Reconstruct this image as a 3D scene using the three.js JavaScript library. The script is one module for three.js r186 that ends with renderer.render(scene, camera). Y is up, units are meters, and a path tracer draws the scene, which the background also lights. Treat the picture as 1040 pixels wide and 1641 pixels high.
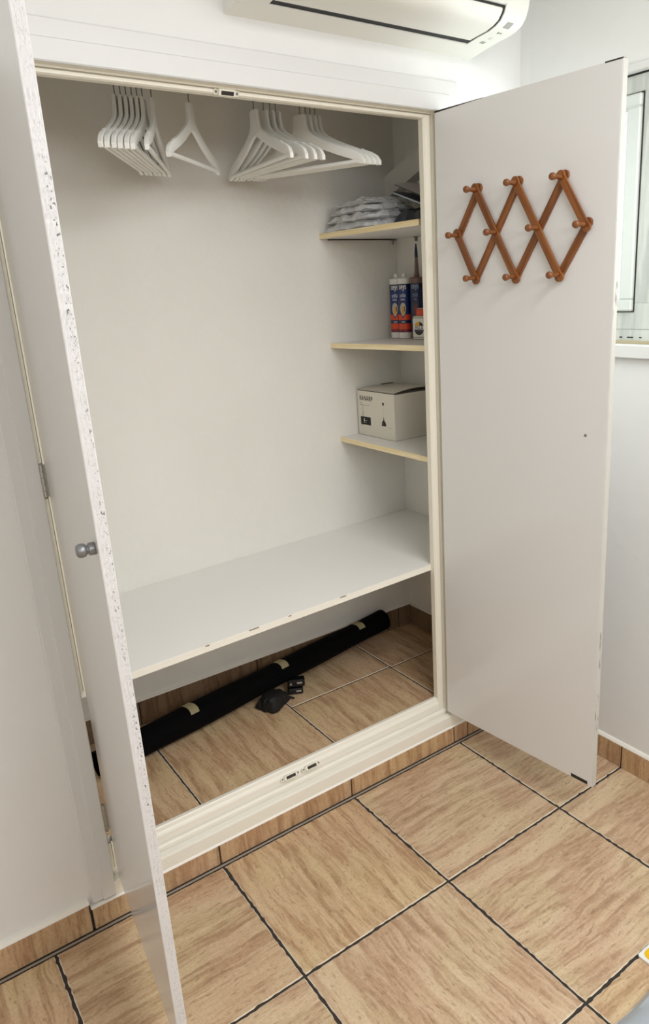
import * as THREE from 'three';
import { mergeGeometries, mergeVertices, toCreasedNormals } from 'three/addons/utils/BufferGeometryUtils.js';
import { RectAreaLightUniformsLib } from 'three/addons/lights/RectAreaLightUniformsLib.js';

// ------------------------------------------------------------------ camera, sky, lights, exposure
const scene = new THREE.Scene();
const W_PX = 1040, H_PX = 1641, F_PX = 1176.77;
const camera = new THREE.PerspectiveCamera(2 * Math.atan(H_PX / 2 / F_PX) * 180 / Math.PI, W_PX / H_PX, 0.02, 60);
{
  const yaw = 0.6256, pitch = -0.2887, roll = -0.0493;
  const fwd = new THREE.Vector3(Math.sin(yaw) * Math.cos(pitch), Math.sin(pitch), -Math.cos(yaw) * Math.cos(pitch));
  const r = new THREE.Vector3(Math.cos(yaw), 0, Math.sin(yaw)), u = r.clone().cross(fwd);
  camera.position.set(-0.6049, 1.5329, 1.6623);
  camera.up.copy(u.multiplyScalar(Math.cos(roll)).addScaledVector(r, -Math.sin(roll)));
  camera.lookAt(camera.position.clone().add(fwd));
  camera.setViewOffset(W_PX, H_PX, 520 - 601.77, 820.5 - 810.89, W_PX, H_PX);
  camera.updateMatrixWorld();
}
scene.background = new THREE.Color(0.96, 0.98, 1.0);          // bright overcast sky outside the windows
scene.backgroundIntensity = 3.0;

RectAreaLightUniformsLib.init();
function areaLight(color, power, w, h, pos, target) {
  const l = new THREE.RectAreaLight(color, power, w, h);
  l.position.set(...pos); l.lookAt(...target); l.castShadow = true; scene.add(l);
  return l;
}
// daylight through an added, unseen high window shaped to reach the wardrobe top, and through the window in the right wall
areaLight(new THREE.Color(0.92, 0.957, 1.0), 17, 2.5, 0.56, [-0.3, 2.175, 3.24], [-0.3, 2.175, 0]);
areaLight(new THREE.Color(0.90, 1.0, 0.99), 6.5, 0.80, 0.64, [1.198, 1.69, 0.435], [0, 1.69, 0.435]);
// the flat ceiling lamp above and behind the camera
const LAMP = { x: 0.40, z: 1.85, w: 1.2, d: 0.9, y: 2.50 };
areaLight(new THREE.Color(0.92, 0.955, 1.0), 28, LAMP.w, LAMP.d, [LAMP.x, LAMP.y - 0.002, LAMP.z], [LAMP.x, 0, LAMP.z - 0.0001]);

const renderer = new THREE.WebGLRenderer({ antialias: true });
renderer.toneMapping = THREE.LinearToneMapping;
renderer.toneMappingExposure = 0.335;
renderer.shadowMap.enabled = true;

// ------------------------------------------------------------------ small helpers
let seed = 7;
const rnd = () => ((seed = (seed * 1664525 + 1013904223) >>> 0) / 4294967296);
const rr = (a, b) => a + (b - a) * rnd();
const V = (x, y, z) => new THREE.Vector3(x, y, z);
const used = {};
function numbered(n) { const k = (used[n] = (used[n] ?? -1) + 1); return k ? `${n}_${String(k).padStart(3, '0')}` : n; }
function localName(parent, n) {
  const t = parent.userData.__n ??= {}; const k = (t[n] = (t[n] ?? -1) + 1);
  return k ? `${n}_${String(k).padStart(3, '0')}` : n;
}
function thing(name, label, category, pos = [0, 0, 0], group, kind) {
  const o = new THREE.Group(); o.name = numbered(name); o.position.set(...pos); scene.add(o);
  if (label) o.userData.label = label;
  if (category) o.userData.category = category;
  if (group) o.userData.group = group;
  if (kind) o.userData.kind = kind;
  return o;
}
const structure = (name, label) => thing(name, label, null, [0, 0, 0], null, 'structure');
function part(parent, name, geo, m, pos, label) {
  const o = new THREE.Mesh(Array.isArray(geo) ? merge(geo) : geo, m); o.name = localName(parent, name);
  if (pos) o.position.set(...pos);
  if (label) o.userData.label = label;
  o.castShadow = o.receiveShadow = true; parent.add(o); return o;
}
function merge(list) {
  return mergeGeometries(list.map(g => { g = g.index ? g.toNonIndexed() : g; for (const k of Object.keys(g.attributes)) if (!['position', 'normal', 'uv'].includes(k)) g.deleteAttribute(k); return g; }));
}
// uv in metres, from the dominant axis of each face
function metreUV(g, swap = false) {
  g = g.index ? g.toNonIndexed() : g;
  const p = g.attributes.position, n = p.count, uv = new Float32Array(n * 2);
  const a = V(), b = V(), c = V();
  for (let i = 0; i < n; i += 3) {
    a.fromBufferAttribute(p, i); b.fromBufferAttribute(p, i + 1); c.fromBufferAttribute(p, i + 2);
    const nn = b.clone().sub(a).cross(c.clone().sub(a)); const x = Math.abs(nn.x), y = Math.abs(nn.y), z = Math.abs(nn.z);
    for (let k = 0; k < 3; k++) {
      const q = [a, b, c][k]; let s, t;
      if (y >= x && y >= z) { s = q.x; t = q.z; } else if (x >= z) { s = q.z; t = q.y; } else { s = q.x; t = q.y; }
      uv[(i + k) * 2] = swap ? t : s; uv[(i + k) * 2 + 1] = swap ? s : t;
    }
  }
  g.setAttribute('uv', new THREE.BufferAttribute(uv, 2)); return g;
}
// a box with chamfered edges, centred
function chamferBox(w, h, d, c = 0.0015) {
  c = Math.min(c, w / 2.01, h / 2.01, d / 2.01);
  const X = w / 2, Y = h / 2, Z = d / 2, pos = [];
  const tri = (a, b, e) => {
    const n = V(...b).sub(V(...a)).cross(V(...e).sub(V(...a))), m = V(...a).add(V(...b)).add(V(...e));
    if (n.dot(m) < 0) pos.push(...a, ...e, ...b); else pos.push(...a, ...b, ...e);
  };
  const quad = (a, b, e, f) => { tri(a, b, e); tri(a, e, f); };
  for (const s of [-1, 1]) {
    quad([s * X, -Y + c, -Z + c], [s * X, Y - c, -Z + c], [s * X, Y - c, Z - c], [s * X, -Y + c, Z - c]);
    quad([-X + c, s * Y, -Z + c], [X - c, s * Y, -Z + c], [X - c, s * Y, Z - c], [-X + c, s * Y, Z - c]);
    quad([-X + c, -Y + c, s * Z], [X - c, -Y + c, s * Z], [X - c, Y - c, s * Z], [-X + c, Y - c, s * Z]);
    for (const t of [-1, 1]) {
      quad([s * X, t * (Y - c), -Z + c], [s * X, t * (Y - c), Z - c], [s * (X - c), t * Y, Z - c], [s * (X - c), t * Y, -Z + c]);
      quad([s * X, -Y + c, t * (Z - c)], [s * X, Y - c, t * (Z - c)], [s * (X - c), Y - c, t * Z], [s * (X - c), -Y + c, t * Z]);
      quad([-X + c, s * Y, t * (Z - c)], [X - c, s * Y, t * (Z - c)], [X - c, s * (Y - c), t * Z], [-X + c, s * (Y - c), t * Z]);
      for (const q of [-1, 1]) tri([s * X, t * (Y - c), q * (Z - c)], [s * (X - c), t * Y, q * (Z - c)], [s * (X - c), t * (Y - c), q * Z]);
    }
  }
  const g = new THREE.BufferGeometry(); g.setAttribute('position', new THREE.Float32BufferAttribute(pos, 3));
  g.computeVertexNormals(); return metreUV(g);
}
// box from min and max corners
function span(x0, y0, z0, x1, y1, z1, c = 0.001) {
  return chamferBox(x1 - x0, y1 - y0, z1 - z0, c).translate((x0 + x1) / 2, (y0 + y1) / 2, (z0 + z1) / 2);
}
// ruled strip through a list of rows of points (each row the same length)
function ruled(rows, closedRow = false, crease = 0.6) {
  const pos = [];
  for (let i = 0; i + 1 < rows.length; i++) {
    const A = rows[i], B = rows[i + 1], n = A.length, m = closedRow ? n : n - 1;
    for (let j = 0; j < m; j++) { const k = (j + 1) % n; pos.push(...A[j], ...B[j], ...B[k], ...A[j], ...B[k], ...A[k]); }
  }
  let g = new THREE.BufferGeometry(); g.setAttribute('position', new THREE.Float32BufferAttribute(pos, 3));
  g = toCreasedNormals(g, crease); return metreUV(g);
}
// closed profile [[a,b],...] in the plane across X, extruded from x0 to x1 (profile coordinates are z, y)
function prismX(profile, x0, x1, crease = 0.6) {
  const A = profile.map(([z, y]) => [x0, y, z]), B = profile.map(([z, y]) => [x1, y, z]);
  const side = ruled([A, B], true, crease);
  const tris = THREE.ShapeUtils.triangulateShape(profile.map(p => new THREE.Vector2(...p)), []);
  const pos = []; for (const t of tris) { for (const k of t) pos.push(...A[k]); for (const k of [...t].reverse()) pos.push(...B[k]); }
  const caps = new THREE.BufferGeometry(); caps.setAttribute('position', new THREE.Float32BufferAttribute(pos, 3)); caps.computeVertexNormals();
  return merge([side, metreUV(caps)]);
}
function tube(points, r, seg = 24, rad = 8, tension = 0.5) {
  return new THREE.TubeGeometry(new THREE.CatmullRomCurve3(points.map(p => V(...p)), false, 'catmullrom', tension), seg, r, rad, false);
}
function cylBetween(a, b, r0, r1 = r0, seg = 20) {
  const A = V(...a), B = V(...b), d = B.clone().sub(A);
  const g = new THREE.CylinderGeometry(r1, r0, d.length(), seg); g.translate(0, d.length() / 2, 0);
  g.applyQuaternion(new THREE.Quaternion().setFromUnitVectors(V(0, 1, 0), d.normalize())); return g.translate(...a);
}
const lathe = (pts, seg = 28) => new THREE.LatheGeometry(pts.map(p => new THREE.Vector2(...p)), seg);

// ------------------------------------------------------------------ noise and textures
function hash(x, y, s) { let h = Math.imul(x, 374761393) ^ Math.imul(y, 668265263) ^ Math.imul(s, 2147483647 - 58); h = Math.imul(h ^ (h >>> 13), 1274126177); return ((h ^ (h >>> 16)) >>> 0) / 4294967296; }
function vnoise(x, y, px, py, s) {
  const xi = Math.floor(x), yi = Math.floor(y), fx = x - xi, fy = y - yi, u = fx * fx * (3 - 2 * fx), v = fy * fy * (3 - 2 * fy);
  const m = (a, p) => ((a % p) + p) % p;
  const a = hash(m(xi, px), m(yi, py), s), b = hash(m(xi + 1, px), m(yi, py), s), c = hash(m(xi, px), m(yi + 1, py), s), d = hash(m(xi + 1, px), m(yi + 1, py), s);
  return a + (b - a) * u + (c - a) * v + (a - b - c + d) * u * v;
}
function fbm(u, v, fx, fy, oct, s) {   // u,v in 0..1, tiling
  let r = 0, a = 0.5, t = 0; for (let o = 0; o < oct; o++) { r += a * vnoise(u * fx, v * fy, fx, fy, s + o); t += a; a *= 0.5; fx *= 2; fy *= 2; } return r / t;
}
const clamp = (x, a = 0, b = 1) => Math.min(b, Math.max(a, x));
const sstep = (a, b, x) => { const t = clamp((x - a) / (b - a)); return t * t * (3 - 2 * t); };
const mixc = (a, b, t) => [a[0] + (b[0] - a[0]) * t, a[1] + (b[1] - a[1]) * t, a[2] + (b[2] - a[2]) * t];
function dataTex(w, h, fn, srgb = true, repeat = [1, 1]) {
  const d = new Uint8Array(w * h * 4);
  for (let y = 0; y < h; y++) for (let x = 0; x < w; x++) { const c = fn(x / w, y / h), i = (y * w + x) * 4; d[i] = clamp(c[0], 0, 255); d[i + 1] = clamp(c[1], 0, 255); d[i + 2] = clamp(c[2], 0, 255); d[i + 3] = 255; }
  const t = new THREE.DataTexture(d, w, h); t.wrapS = t.wrapT = THREE.RepeatWrapping; t.magFilter = THREE.LinearFilter; t.minFilter = THREE.LinearMipmapLinearFilter; t.generateMipmaps = true;
  t.repeat.set(...repeat); if (srgb) t.colorSpace = THREE.SRGBColorSpace; t.needsUpdate = true; return t;
}
function canvasTex(w, h, draw) {
  const c = document.createElement('canvas'); c.width = w; c.height = h; draw(c.getContext('2d'), w, h);
  const t = new THREE.CanvasTexture(c); t.colorSpace = THREE.SRGBColorSpace; t.anisotropy = 8; return t;
}
const grey = v => [v, v, v];
const std = (o) => new THREE.MeshStandardMaterial(o);
const phys = (o) => new THREE.MeshPhysicalMaterial(o);

const wallBump = dataTex(256, 256, (u, v) => grey(255 * (0.55 * fbm(u, v, 6, 6, 4, 11) + 0.45 * fbm(u, v, 40, 40, 2, 21))), false, [1.4, 1.4]);
const wallTone = dataTex(256, 256, (u, v) => { const t = fbm(u, v, 3, 3, 5, 31); return mixc([236, 235, 232], [229, 228, 225], t); }, true, [0.8, 0.8]);
const alcoveTone = dataTex(256, 256, (u, v) => { const t = fbm(u, v, 4, 4, 5, 37); return mixc([247, 245, 240], [240, 237, 231], t); }, true, [0.9, 0.9]);
const paintBump = dataTex(256, 256, (u, v) => grey(255 * (0.5 * fbm(u, v, 12, 12, 3, 41) + 0.5 * fbm(u, v, 60, 60, 2, 51))), false, [3, 3]);
// travertine look of the floor tiles: streaks along u
function stone(s, tint) {
  return dataTex(512, 512, (u, v) => {
    const warp = (fbm(u, v, 4, 5, 3, s + 90) - 0.5) * 0.05 + (fbm(u, v, 14, 16, 2, s + 95) - 0.5) * 0.008;
    const w = v + warp, band = fbm(u, w, 2, 20, 4, s), fine = fbm(u, w, 8, 80, 3, s + 10), cloud = fbm(u, v, 3, 4, 3, s + 20);
    let c = mixc([209, 182, 149], [186, 154, 122], sstep(0.36, 0.66, band));
    c = mixc(c, [198, 164, 134], 0.5 * sstep(0.5, 0.75, cloud));
    c = mixc(c, [210, 190, 150], 0.45 * sstep(0.5, 0.3, cloud));
    c = mixc(c, [154, 122, 94], 0.42 * sstep(0.52, 0.74, fine) * sstep(0.38, 0.6, band));
    c = mixc(c, [220, 200, 170], 0.35 * sstep(0.46, 0.28, fine));
    const pit = fbm(u, w, 26, 150, 2, s + 40); c = mixc(c, [132, 100, 76], 0.4 * sstep(0.68, 0.84, pit));
    const g = (fbm(u, v, 120, 120, 1, s + 50) - 0.5) * 14; return [c[0] * tint[0] + g, c[1] * tint[1] + g, c[2] * tint[2] + g];
  }, true, [1 / 0.45, 1 / 0.45]);
}
const stoneTex = [stone(100, [1, 1, 1]), stone(300, [0.98, 0.97, 0.95]), stone(500, [1.0, 0.985, 0.95])];
const stoneBump = dataTex(256, 256, (u, v) => grey(255 * (0.6 * fbm(u, v, 10, 40, 3, 71) + 0.4 * fbm(u, v, 64, 64, 2, 81))), false, [1 / 0.45, 1 / 0.45]);
const M = {};
M.wall = std({ color: 0xffffff, map: wallTone, roughness: 0.75, bumpMap: wallBump, bumpScale: 0.0012 });
M.ceiling = std({ color: 0xf4f3ee, roughness: 0.85 });
M.alcove = std({ color: 0xf6f5f1, map: alcoveTone, roughness: 0.8, bumpMap: wallBump, bumpScale: 0.0018 });
M.white = phys({ color: 0xe0dfdc, roughness: 0.42, bumpMap: paintBump, bumpScale: 0.0003 });
M.cream = phys({ color: 0xefe9d8, roughness: 0.38, bumpMap: paintBump, bumpScale: 0.0004 });
M.sill = phys({ color: 0xf0ebdd, roughness: 0.36, bumpMap: paintBump, bumpScale: 0.0005 });
M.door = phys({ color: 0xe6e4e1, roughness: 0.15, bumpMap: paintBump, bumpScale: 0.00003 });
M.melamine = phys({ color: 0xf1eee8, roughness: 0.4, bumpMap: paintBump, bumpScale: 0.0001 });
M.chip = phys({ color: 0xffffff, roughness: 0.55, map: dataTex(64, 2048, (u, v) => {
  const d = fbm(u, v, 12, 640, 2, 201), zone = sstep(0.42, 0.62, fbm(u, v, 1, 9, 3, 211)), col = sstep(0.42, 0.6, u) * sstep(0.97, 0.85, u), all = sstep(0.15, 0.35, u) * sstep(0.97, 0.85, u);
  const big = sstep(0.80, 0.88, fbm(u, v, 9, 620, 1, 221)) * zone * col, mid = sstep(0.6, 0.74, d) * all;
  let c = mixc([234, 231, 229], [206, 203, 201], 0.6 * mid); c = mixc(c, [112, 108, 106], 0.9 * big); return c;
}), bumpMap: paintBump, bumpScale: 0.0008 });
M.grout = std({ color: 0x383029, roughness: 0.95, bumpMap: wallBump, bumpScale: 0.002 });
M.fillerGrout = std({ color: 0x9b8f80, roughness: 0.9 });
M.stone = stoneTex.map(t => phys({ color: 0xffffff, map: t, roughness: 0.38, bumpMap: stoneBump, bumpScale: 0.0006 }));
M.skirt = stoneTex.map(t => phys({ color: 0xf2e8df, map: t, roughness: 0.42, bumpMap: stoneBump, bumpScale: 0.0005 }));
M.caulk = std({ color: 0xefeae0, roughness: 0.7, bumpMap: paintBump, bumpScale: 0.001 });
M.nickel = std({ color: 0xb9b7b2, metalness: 0.9, roughness: 0.35 });
M.steel = std({ color: 0x8f8c86, metalness: 0.85, roughness: 0.42 });
M.darkMetal = std({ color: 0x3c3833, metalness: 0.6, roughness: 0.5 });
M.black = std({ color: 0x0d0d0e, roughness: 0.6 });
M.blackGloss = phys({ color: 0x101113, roughness: 0.22 });
M.roll = phys({ color: 0x020203, roughness: 0.9, specularIntensity: 0.25, bumpMap: paintBump, bumpScale: 0.0004 });
M.skirtShaded = stoneTex.map(t => phys({ color: 0xa8a19a, map: t, roughness: 0.5, bumpMap: stoneBump, bumpScale: 0.0005 }));  // baseboard tiles again, wardrobe shade put into the darker grey tint
M.biscuit = std({ color: 0xd8c9b2, roughness: 0.7 });
M.tape = std({ color: 0xcfc598, roughness: 0.6, bumpMap: paintBump, bumpScale: 0.0006 });
const pineTex = dataTex(256, 256, (u, v) => { const w = v + (fbm(u, v, 3, 4, 3, 401) - 0.5) * 0.2; const g = fbm(u, w, 2, 12, 4, 411); return mixc([174, 114, 56], [128, 78, 33], sstep(0.25, 0.75, g)); }, true, [3, 12]);
M.pine = phys({ color: 0xdccab0, map: pineTex, roughness: 0.45, clearcoat: 0.35, clearcoatRoughness: 0.3 });
const lipTex = dataTex(256, 64, (u, v) => mixc([252, 236, 196], [240, 218, 166], sstep(0.3, 0.7, fbm(u, v, 3, 12, 3, 431))), true, [2, 20]);
M.lip = phys({ color: 0xffffff, map: lipTex, roughness: 0.5 });
M.hanger = phys({ color: 0xf0eee6, roughness: 0.4, bumpMap: paintBump, bumpScale: 0.0002 });
M.plastic = phys({ color: 0xeeede4, roughness: 0.35 });
M.glass = phys({ color: 0xffffff, roughness: 0.02, transmission: 1, thickness: 0, ior: 1.5 });

// ------------------------------------------------------------------ setting: floor
const T = 0.45, R1 = 0.4513, XR = 1.2089, ZW = -0.016;
const ROOM = { x0: -1.75, x1: XR, z1: 3.3, h: 2.56 };
// a tile with a slightly ragged, rounded edge
function tileGeo(w, d, th, along, wob = 0.0011) {
  const step = 0.011, pts = [], cnt = [Math.ceil(w / step), Math.ceil(d / step)];
  const c = [[0, 0], [w, 0], [w, d], [0, d]];
  for (let k = 0; k < 4; k++) {
    const a = c[k], b = c[(k + 1) % 4], n = Math.max(1, cnt[k % 2]);
    for (let i = 0; i < n; i++) { const t = i / n, j = i ? (rnd() ** 3) * wob * 3.2 : 0.0012; const nx = k === 0 ? 0 : k === 1 ? -1 : k === 2 ? 0 : 1, nz = k === 0 ? 1 : k === 1 ? 0 : k === 2 ? -1 : 0;
      pts.push([a[0] + (b[0] - a[0]) * t + nx * j, a[1] + (b[1] - a[1]) * t + nz * j]); }
  }
  const inset = (p, m) => [clamp(p[0], m, w - m), clamp(p[1], m, d - m)];
  const top = pts.map(p => { const q = inset(p, 0.0028); return [q[0], th, q[1]]; }), mid = pts.map(p => [p[0], th - 0.0016, p[1]]), low = pts.map(p => [p[0], 0, p[1]]);
  const side = ruled([mid, low].map(r => [...r].reverse()), true, 0.9), rim = ruled([top, mid].map(r => [...r].reverse()), true, 0.9);
  const shape = top.map(p => new THREE.Vector2(p[0], p[2])), pos = [];
  for (const t of THREE.ShapeUtils.triangulateShape(shape, [])) for (const k of [...t].reverse()) pos.push(...top[k]);
  const cap = new THREE.BufferGeometry(); cap.setAttribute('position', new THREE.Float32BufferAttribute(pos, 3)); cap.computeVertexNormals();
  const tidy = a => { const o = new THREE.BufferGeometry(); for (const k of ['position', 'normal', 'uv']) o.setAttribute(k, a.attributes[k]); return o; };
  const g = mergeGeometries([merge([metreUV(cap), side]), tidy(rim)], true);
  const p = g.attributes.position, uv = g.attributes.uv, ou = rnd(), ov = rnd();   // streak direction and its own patch of the pattern
  for (let i = 0; i < p.count; i++) along === 'x' ? uv.setXY(i, p.getX(i) + ou, p.getZ(i) + ov) : uv.setXY(i, p.getZ(i) + ou, p.getX(i) + ov);
  return g;
}
const floor = structure('floor', 'beige travertine-look floor tiles with dark ragged grout joints');
part(floor, 'grout_bed', span(ROOM.x0, -0.06, -0.012, ROOM.x1, -0.0022, ROOM.z1, 0), M.grout);
{
  const G = 0.0028, colZ = { '-2': 'x', '-1': 'x', '0': 'z', '1': 'x', '2': 'x', '-3': 'z', '-4': 'x' };
  const xs = []; for (let k = -4; k <= 2; k++) xs.push([Math.max(ROOM.x0, k * T), Math.min(ROOM.x1, (k + 1) * T), k]);
  const zs = [[0.012, R1]]; for (let z = R1; z < ROOM.z1; z += T) zs.push([z, Math.min(z + T, ROOM.z1)]);
  const rest = [];
  for (const [z0, z1] of zs) for (const [x0, x1, k] of xs) {
    const w = x1 - x0 - 2 * G, d = z1 - z0 - 2 * G; if (w < 0.02 || d < 0.02) continue;
    const dir = (k === 0 && z0 < 1.2) ? 'z' : k === -2 ? 'z' : colZ[k] ?? 'x';
    const g = tileGeo(w, d, 0.008, dir);
    const far = z0 > 1.3 || k < -2;
    if (far) rest.push(g.translate(x0 + G, -0.008, z0 + G));
    else part(floor, 'tile', g, [M.stone[Math.floor(rnd() * 3)], M.biscuit], [x0 + G, -0.008, z0 + G]);
  }
  part(floor, 'tile_field', rest, M.stone[0]).userData.kind = 'stuff';
  part(floor, 'joint_filler', span(ROOM.x0, -0.004, 0.0035, XR - 0.012, -0.0004, 0.0095, 0.0008), M.fillerGrout, null, 'pale mortar line along the wall');
}

// ------------------------------------------------------------------ setting: walls and ceiling of the room
const FR = { xl: -0.2825, xr: 0.887, yt: 1.9855, yb: 0.107 };   // inner edge of the wardrobe casing
function wallWith(name, label, boxes, m) { const w = structure(name, label); part(w, 'plaster', boxes.map(b => span(...b, 0)), m); return w; }
wallWith('wall_front', 'white painted plaster wall around the built-in wardrobe', [
  [ROOM.x0 - 0.1, -0.05, -0.075, -0.325, ROOM.h, ZW], [0.925, -0.05, -0.075, XR, ROOM.h, ZW],
  [-0.325, 2.03, -0.075, 0.925, ROOM.h, ZW], [-0.325, -0.05, -0.075, 0.925, 0.075, ZW]], M.wall);
const WIN = { z0: 0.02, z1: 0.86, y0: 1.353, y1: 2.03 };
wallWith('wall_right', 'white painted plaster wall under and around the window', [
  [XR, -0.05, -0.075, XR + 0.2, ROOM.h, WIN.z0], [XR, -0.05, WIN.z1, XR + 0.2, ROOM.h, ROOM.z1 + 0.1],
  [XR, -0.05, WIN.z0, XR + 0.2, WIN.y0 - 0.045, WIN.z1], [XR, WIN.y1, WIN.z0, XR + 0.2, ROOM.h, WIN.z1]], M.wall);
wallWith('wall_left', 'plain white wall left of the room', [[ROOM.x0 - 0.1, -0.05, ZW, ROOM.x0, ROOM.h, ROOM.z1 + 0.1]], M.wall);
const GD = { x0: -1.6, x1: 1.0, y0: 1.86, y1: 2.48 };
wallWith('wall_back', 'unseen back wall, darkened beige to cut bounce, with an added window', [
  [ROOM.x0, -0.05, ROOM.z1, GD.x0, ROOM.h, ROOM.z1 + 0.1], [GD.x1, -0.05, ROOM.z1, XR, ROOM.h, ROOM.z1 + 0.1],
  [GD.x0, -0.05, ROOM.z1, GD.x1, GD.y0, ROOM.z1 + 0.1], [GD.x0, GD.y1, ROOM.z1, GD.x1, ROOM.h, ROOM.z1 + 0.1]], std({ color: 0xb3a593, roughness: 0.85, bumpMap: wallBump, bumpScale: 0.0012 }));  // unseen wall toned down to cut light bounced into the wardrobe
{ const c = structure('ceiling', 'white flat ceiling'); part(c, 'plaster', span(ROOM.x0 - 0.1, ROOM.h, -0.8, XR + 0.2, ROOM.h + 0.1, ROOM.z1 + 0.1, 0), M.ceiling); }
{ // flat ceiling lamp
  const t = thing('ceiling_lamp', 'flat white rectangular ceiling lamp with glowing diffuser above the room', 'lamp', [LAMP.x, LAMP.y, LAMP.z]);
  part(t, 'frame', [span(-LAMP.w / 2 - 0.03, 0, -LAMP.d / 2 - 0.03, LAMP.w / 2 + 0.03, ROOM.h - LAMP.y, -LAMP.d / 2, 0.002), span(-LAMP.w / 2 - 0.03, 0, LAMP.d / 2, LAMP.w / 2 + 0.03, ROOM.h - LAMP.y, LAMP.d / 2 + 0.03, 0.002), span(-LAMP.w / 2 - 0.03, 0, -LAMP.d / 2, -LAMP.w / 2, ROOM.h - LAMP.y, LAMP.d / 2, 0.002), span(LAMP.w / 2, 0, -LAMP.d / 2, LAMP.w / 2 + 0.03, ROOM.h - LAMP.y, LAMP.d / 2, 0.002)], M.white);
  part(t, 'diffuser', span(-LAMP.w / 2, 0.004, -LAMP.d / 2, LAMP.w / 2, 0.012, LAMP.d / 2, 0.001), std({ color: 0xffffff, emissive: 0xffffff, emissiveIntensity: 2.0, roughness: 0.5 }), null, 'glowing white diffuser');
}
{ // added unseen window, set high so its light reaches the wardrobe top
  const w = structure('added_window_2', 'added unseen wide window opposite the wardrobe, white framed');
  const z = ROOM.z1 + 0.03, mid = (GD.x0 + GD.x1) / 2;
  for (const [a, b] of [[GD.x0, mid], [mid, GD.x1]]) {
    part(w, 'window_frame', [span(a, GD.y0, z, a + 0.06, GD.y1, z + 0.05), span(b - 0.06, GD.y0, z, b, GD.y1, z + 0.05), span(a, GD.y0, z, b, GD.y0 + 0.08, z + 0.05), span(a, GD.y1 - 0.06, z, b, GD.y1, z + 0.05)], M.white);
    part(w, 'pane', span(a + 0.06, GD.y0 + 0.08, z + 0.022, b - 0.06, GD.y1 - 0.06, z + 0.028, 0), M.glass);
  }
}
// baseboards: cut tile pieces with a rounded white mortar line on top
function skirting(name, label, x0, z0, x1, z1, y0, h, cuts, mortar, thick = 0.009, mats = M.skirt) {
  const s = structure(name, label), L = Math.hypot(x1 - x0, z1 - z0), ang = Math.atan2(-(z1 - z0), x1 - x0);
  const edge = [0, ...cuts, L];
  for (let i = 0; i + 1 < edge.length; i++) {
    const w = edge[i + 1] - edge[i] - 0.0045; if (w < 0.004) continue;
    const g = chamferBox(w, h, thick, 0.0014), p = g.attributes.position, uv = g.attributes.uv, ou = rnd(), ov = rnd();
    for (let k = 0; k < p.count; k++) uv.setXY(k, p.getY(k) * 0.7 + ou, p.getX(k) + ov);
    g.translate(edge[i] + 0.00225 + w / 2, y0 + h / 2, thick / 2).rotateY(ang).translate(x0, 0, z0);
    part(s, 'baseboard_tile', g, mats[i % 3]);
  }
  part(s, 'joint_mortar', chamferBox(L, h - 0.004, thick - 0.004, 0).translate(L / 2, y0 + h / 2 - 0.001, thick / 2 - 0.001).rotateY(ang).translate(x0, 0, z0), M.grout);
  if (mortar) {
    const prof = []; for (let i = 0; i <= 6; i++) { const a = i / 6 * Math.PI / 2; prof.push([-0.001 + (thick + 0.001) * Math.cos(a), y0 + h + mortar * Math.sin(a)]); } prof.push([-0.001, y0 + h]);
    part(s, 'mortar_edge', prismX(prof, 0, L).rotateY(ang).translate(x0, 0, z0), M.caulk, null, 'rounded white mortar edge');
  }
  return s;
}
skirting('baseboard_left', 'brown stone-look baseboard tiles left of the wardrobe', ROOM.x0, ZW, -0.352, ZW, 0, 0.079, [0.1, 0.5, 0.95], 0.010, 0.016);
skirting('baseboard_front', 'brown stone-look baseboard tiles under the wardrobe frame', -0.3495, ZW, XR, ZW, 0, 0.062, [0.3495, 0.7995, 1.2345, 1.3], 0.006, 0.0165);
skirting('baseboard_right', 'brown stone-look baseboard tiles on the right wall', XR, 0.0, XR, 2.4, 0, 0.079, [0.2, R1, R1 + T, R1 + 2 * T, R1 + 3 * T], 0.012);

// ------------------------------------------------------------------ setting: wardrobe alcove
const AL = { x0: -0.36, x1: 1.172, z0: -0.585, y0: 0.162, y1: 2.16 };
wallWith('wall_alcove_back', 'cream plaster back wall inside the wardrobe', [[AL.x0 - 0.05, 0, AL.z0 - 0.06, AL.x1 + 0.05, ROOM.h, AL.z0]], M.alcove);
wallWith('wall_alcove_right', 'cream plaster right side inside the wardrobe', [[AL.x1, 0, AL.z0, AL.x1 + 0.036, ROOM.h, -0.075]], M.alcove);
wallWith('wall_alcove_left', 'cream plaster left side inside the wardrobe', [[AL.x0 - 0.05, 0, AL.z0, AL.x0, ROOM.h, -0.075]], M.alcove);
{ const c = structure('ceiling_alcove', 'unseen plaster top of the wardrobe alcove, set low for bounce light'); part(c, 'plaster', span(AL.x0, AL.y1, AL.z0, AL.x1, ROOM.h, -0.075, 0), M.alcove); }  // unseen; lowered so bounced light brightens the upper wardrobe
{
  const f = structure('floor_alcove', 'raised tiled floor inside the wardrobe');
  part(f, 'grout_bed', span(AL.x0, 0, AL.z0, AL.x1, AL.y0 - 0.002, -0.06, 0), M.grout);
  const G = 0.0022;
  for (const [x0, x1, cuts] of [[AL.x0, -0.011, [-0.5]], [-0.011, 0.439, [-0.53]], [0.439, 0.869, [-0.335]], [0.869, AL.x1, [-0.33]]]) {
    const z = [AL.z0, ...cuts, -0.052];
    for (let i = 0; i + 1 < z.length; i++) part(f, 'tile', tileGeo(x1 - x0 - 2 * G, z[i + 1] - z[i] - 2 * G, 0.008, 'z', 0.0004), [M.stone[(i + 1) % 3], M.biscuit], [x0 + G, AL.y0 - 0.008, z[i] + G]);
  }
}
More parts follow.
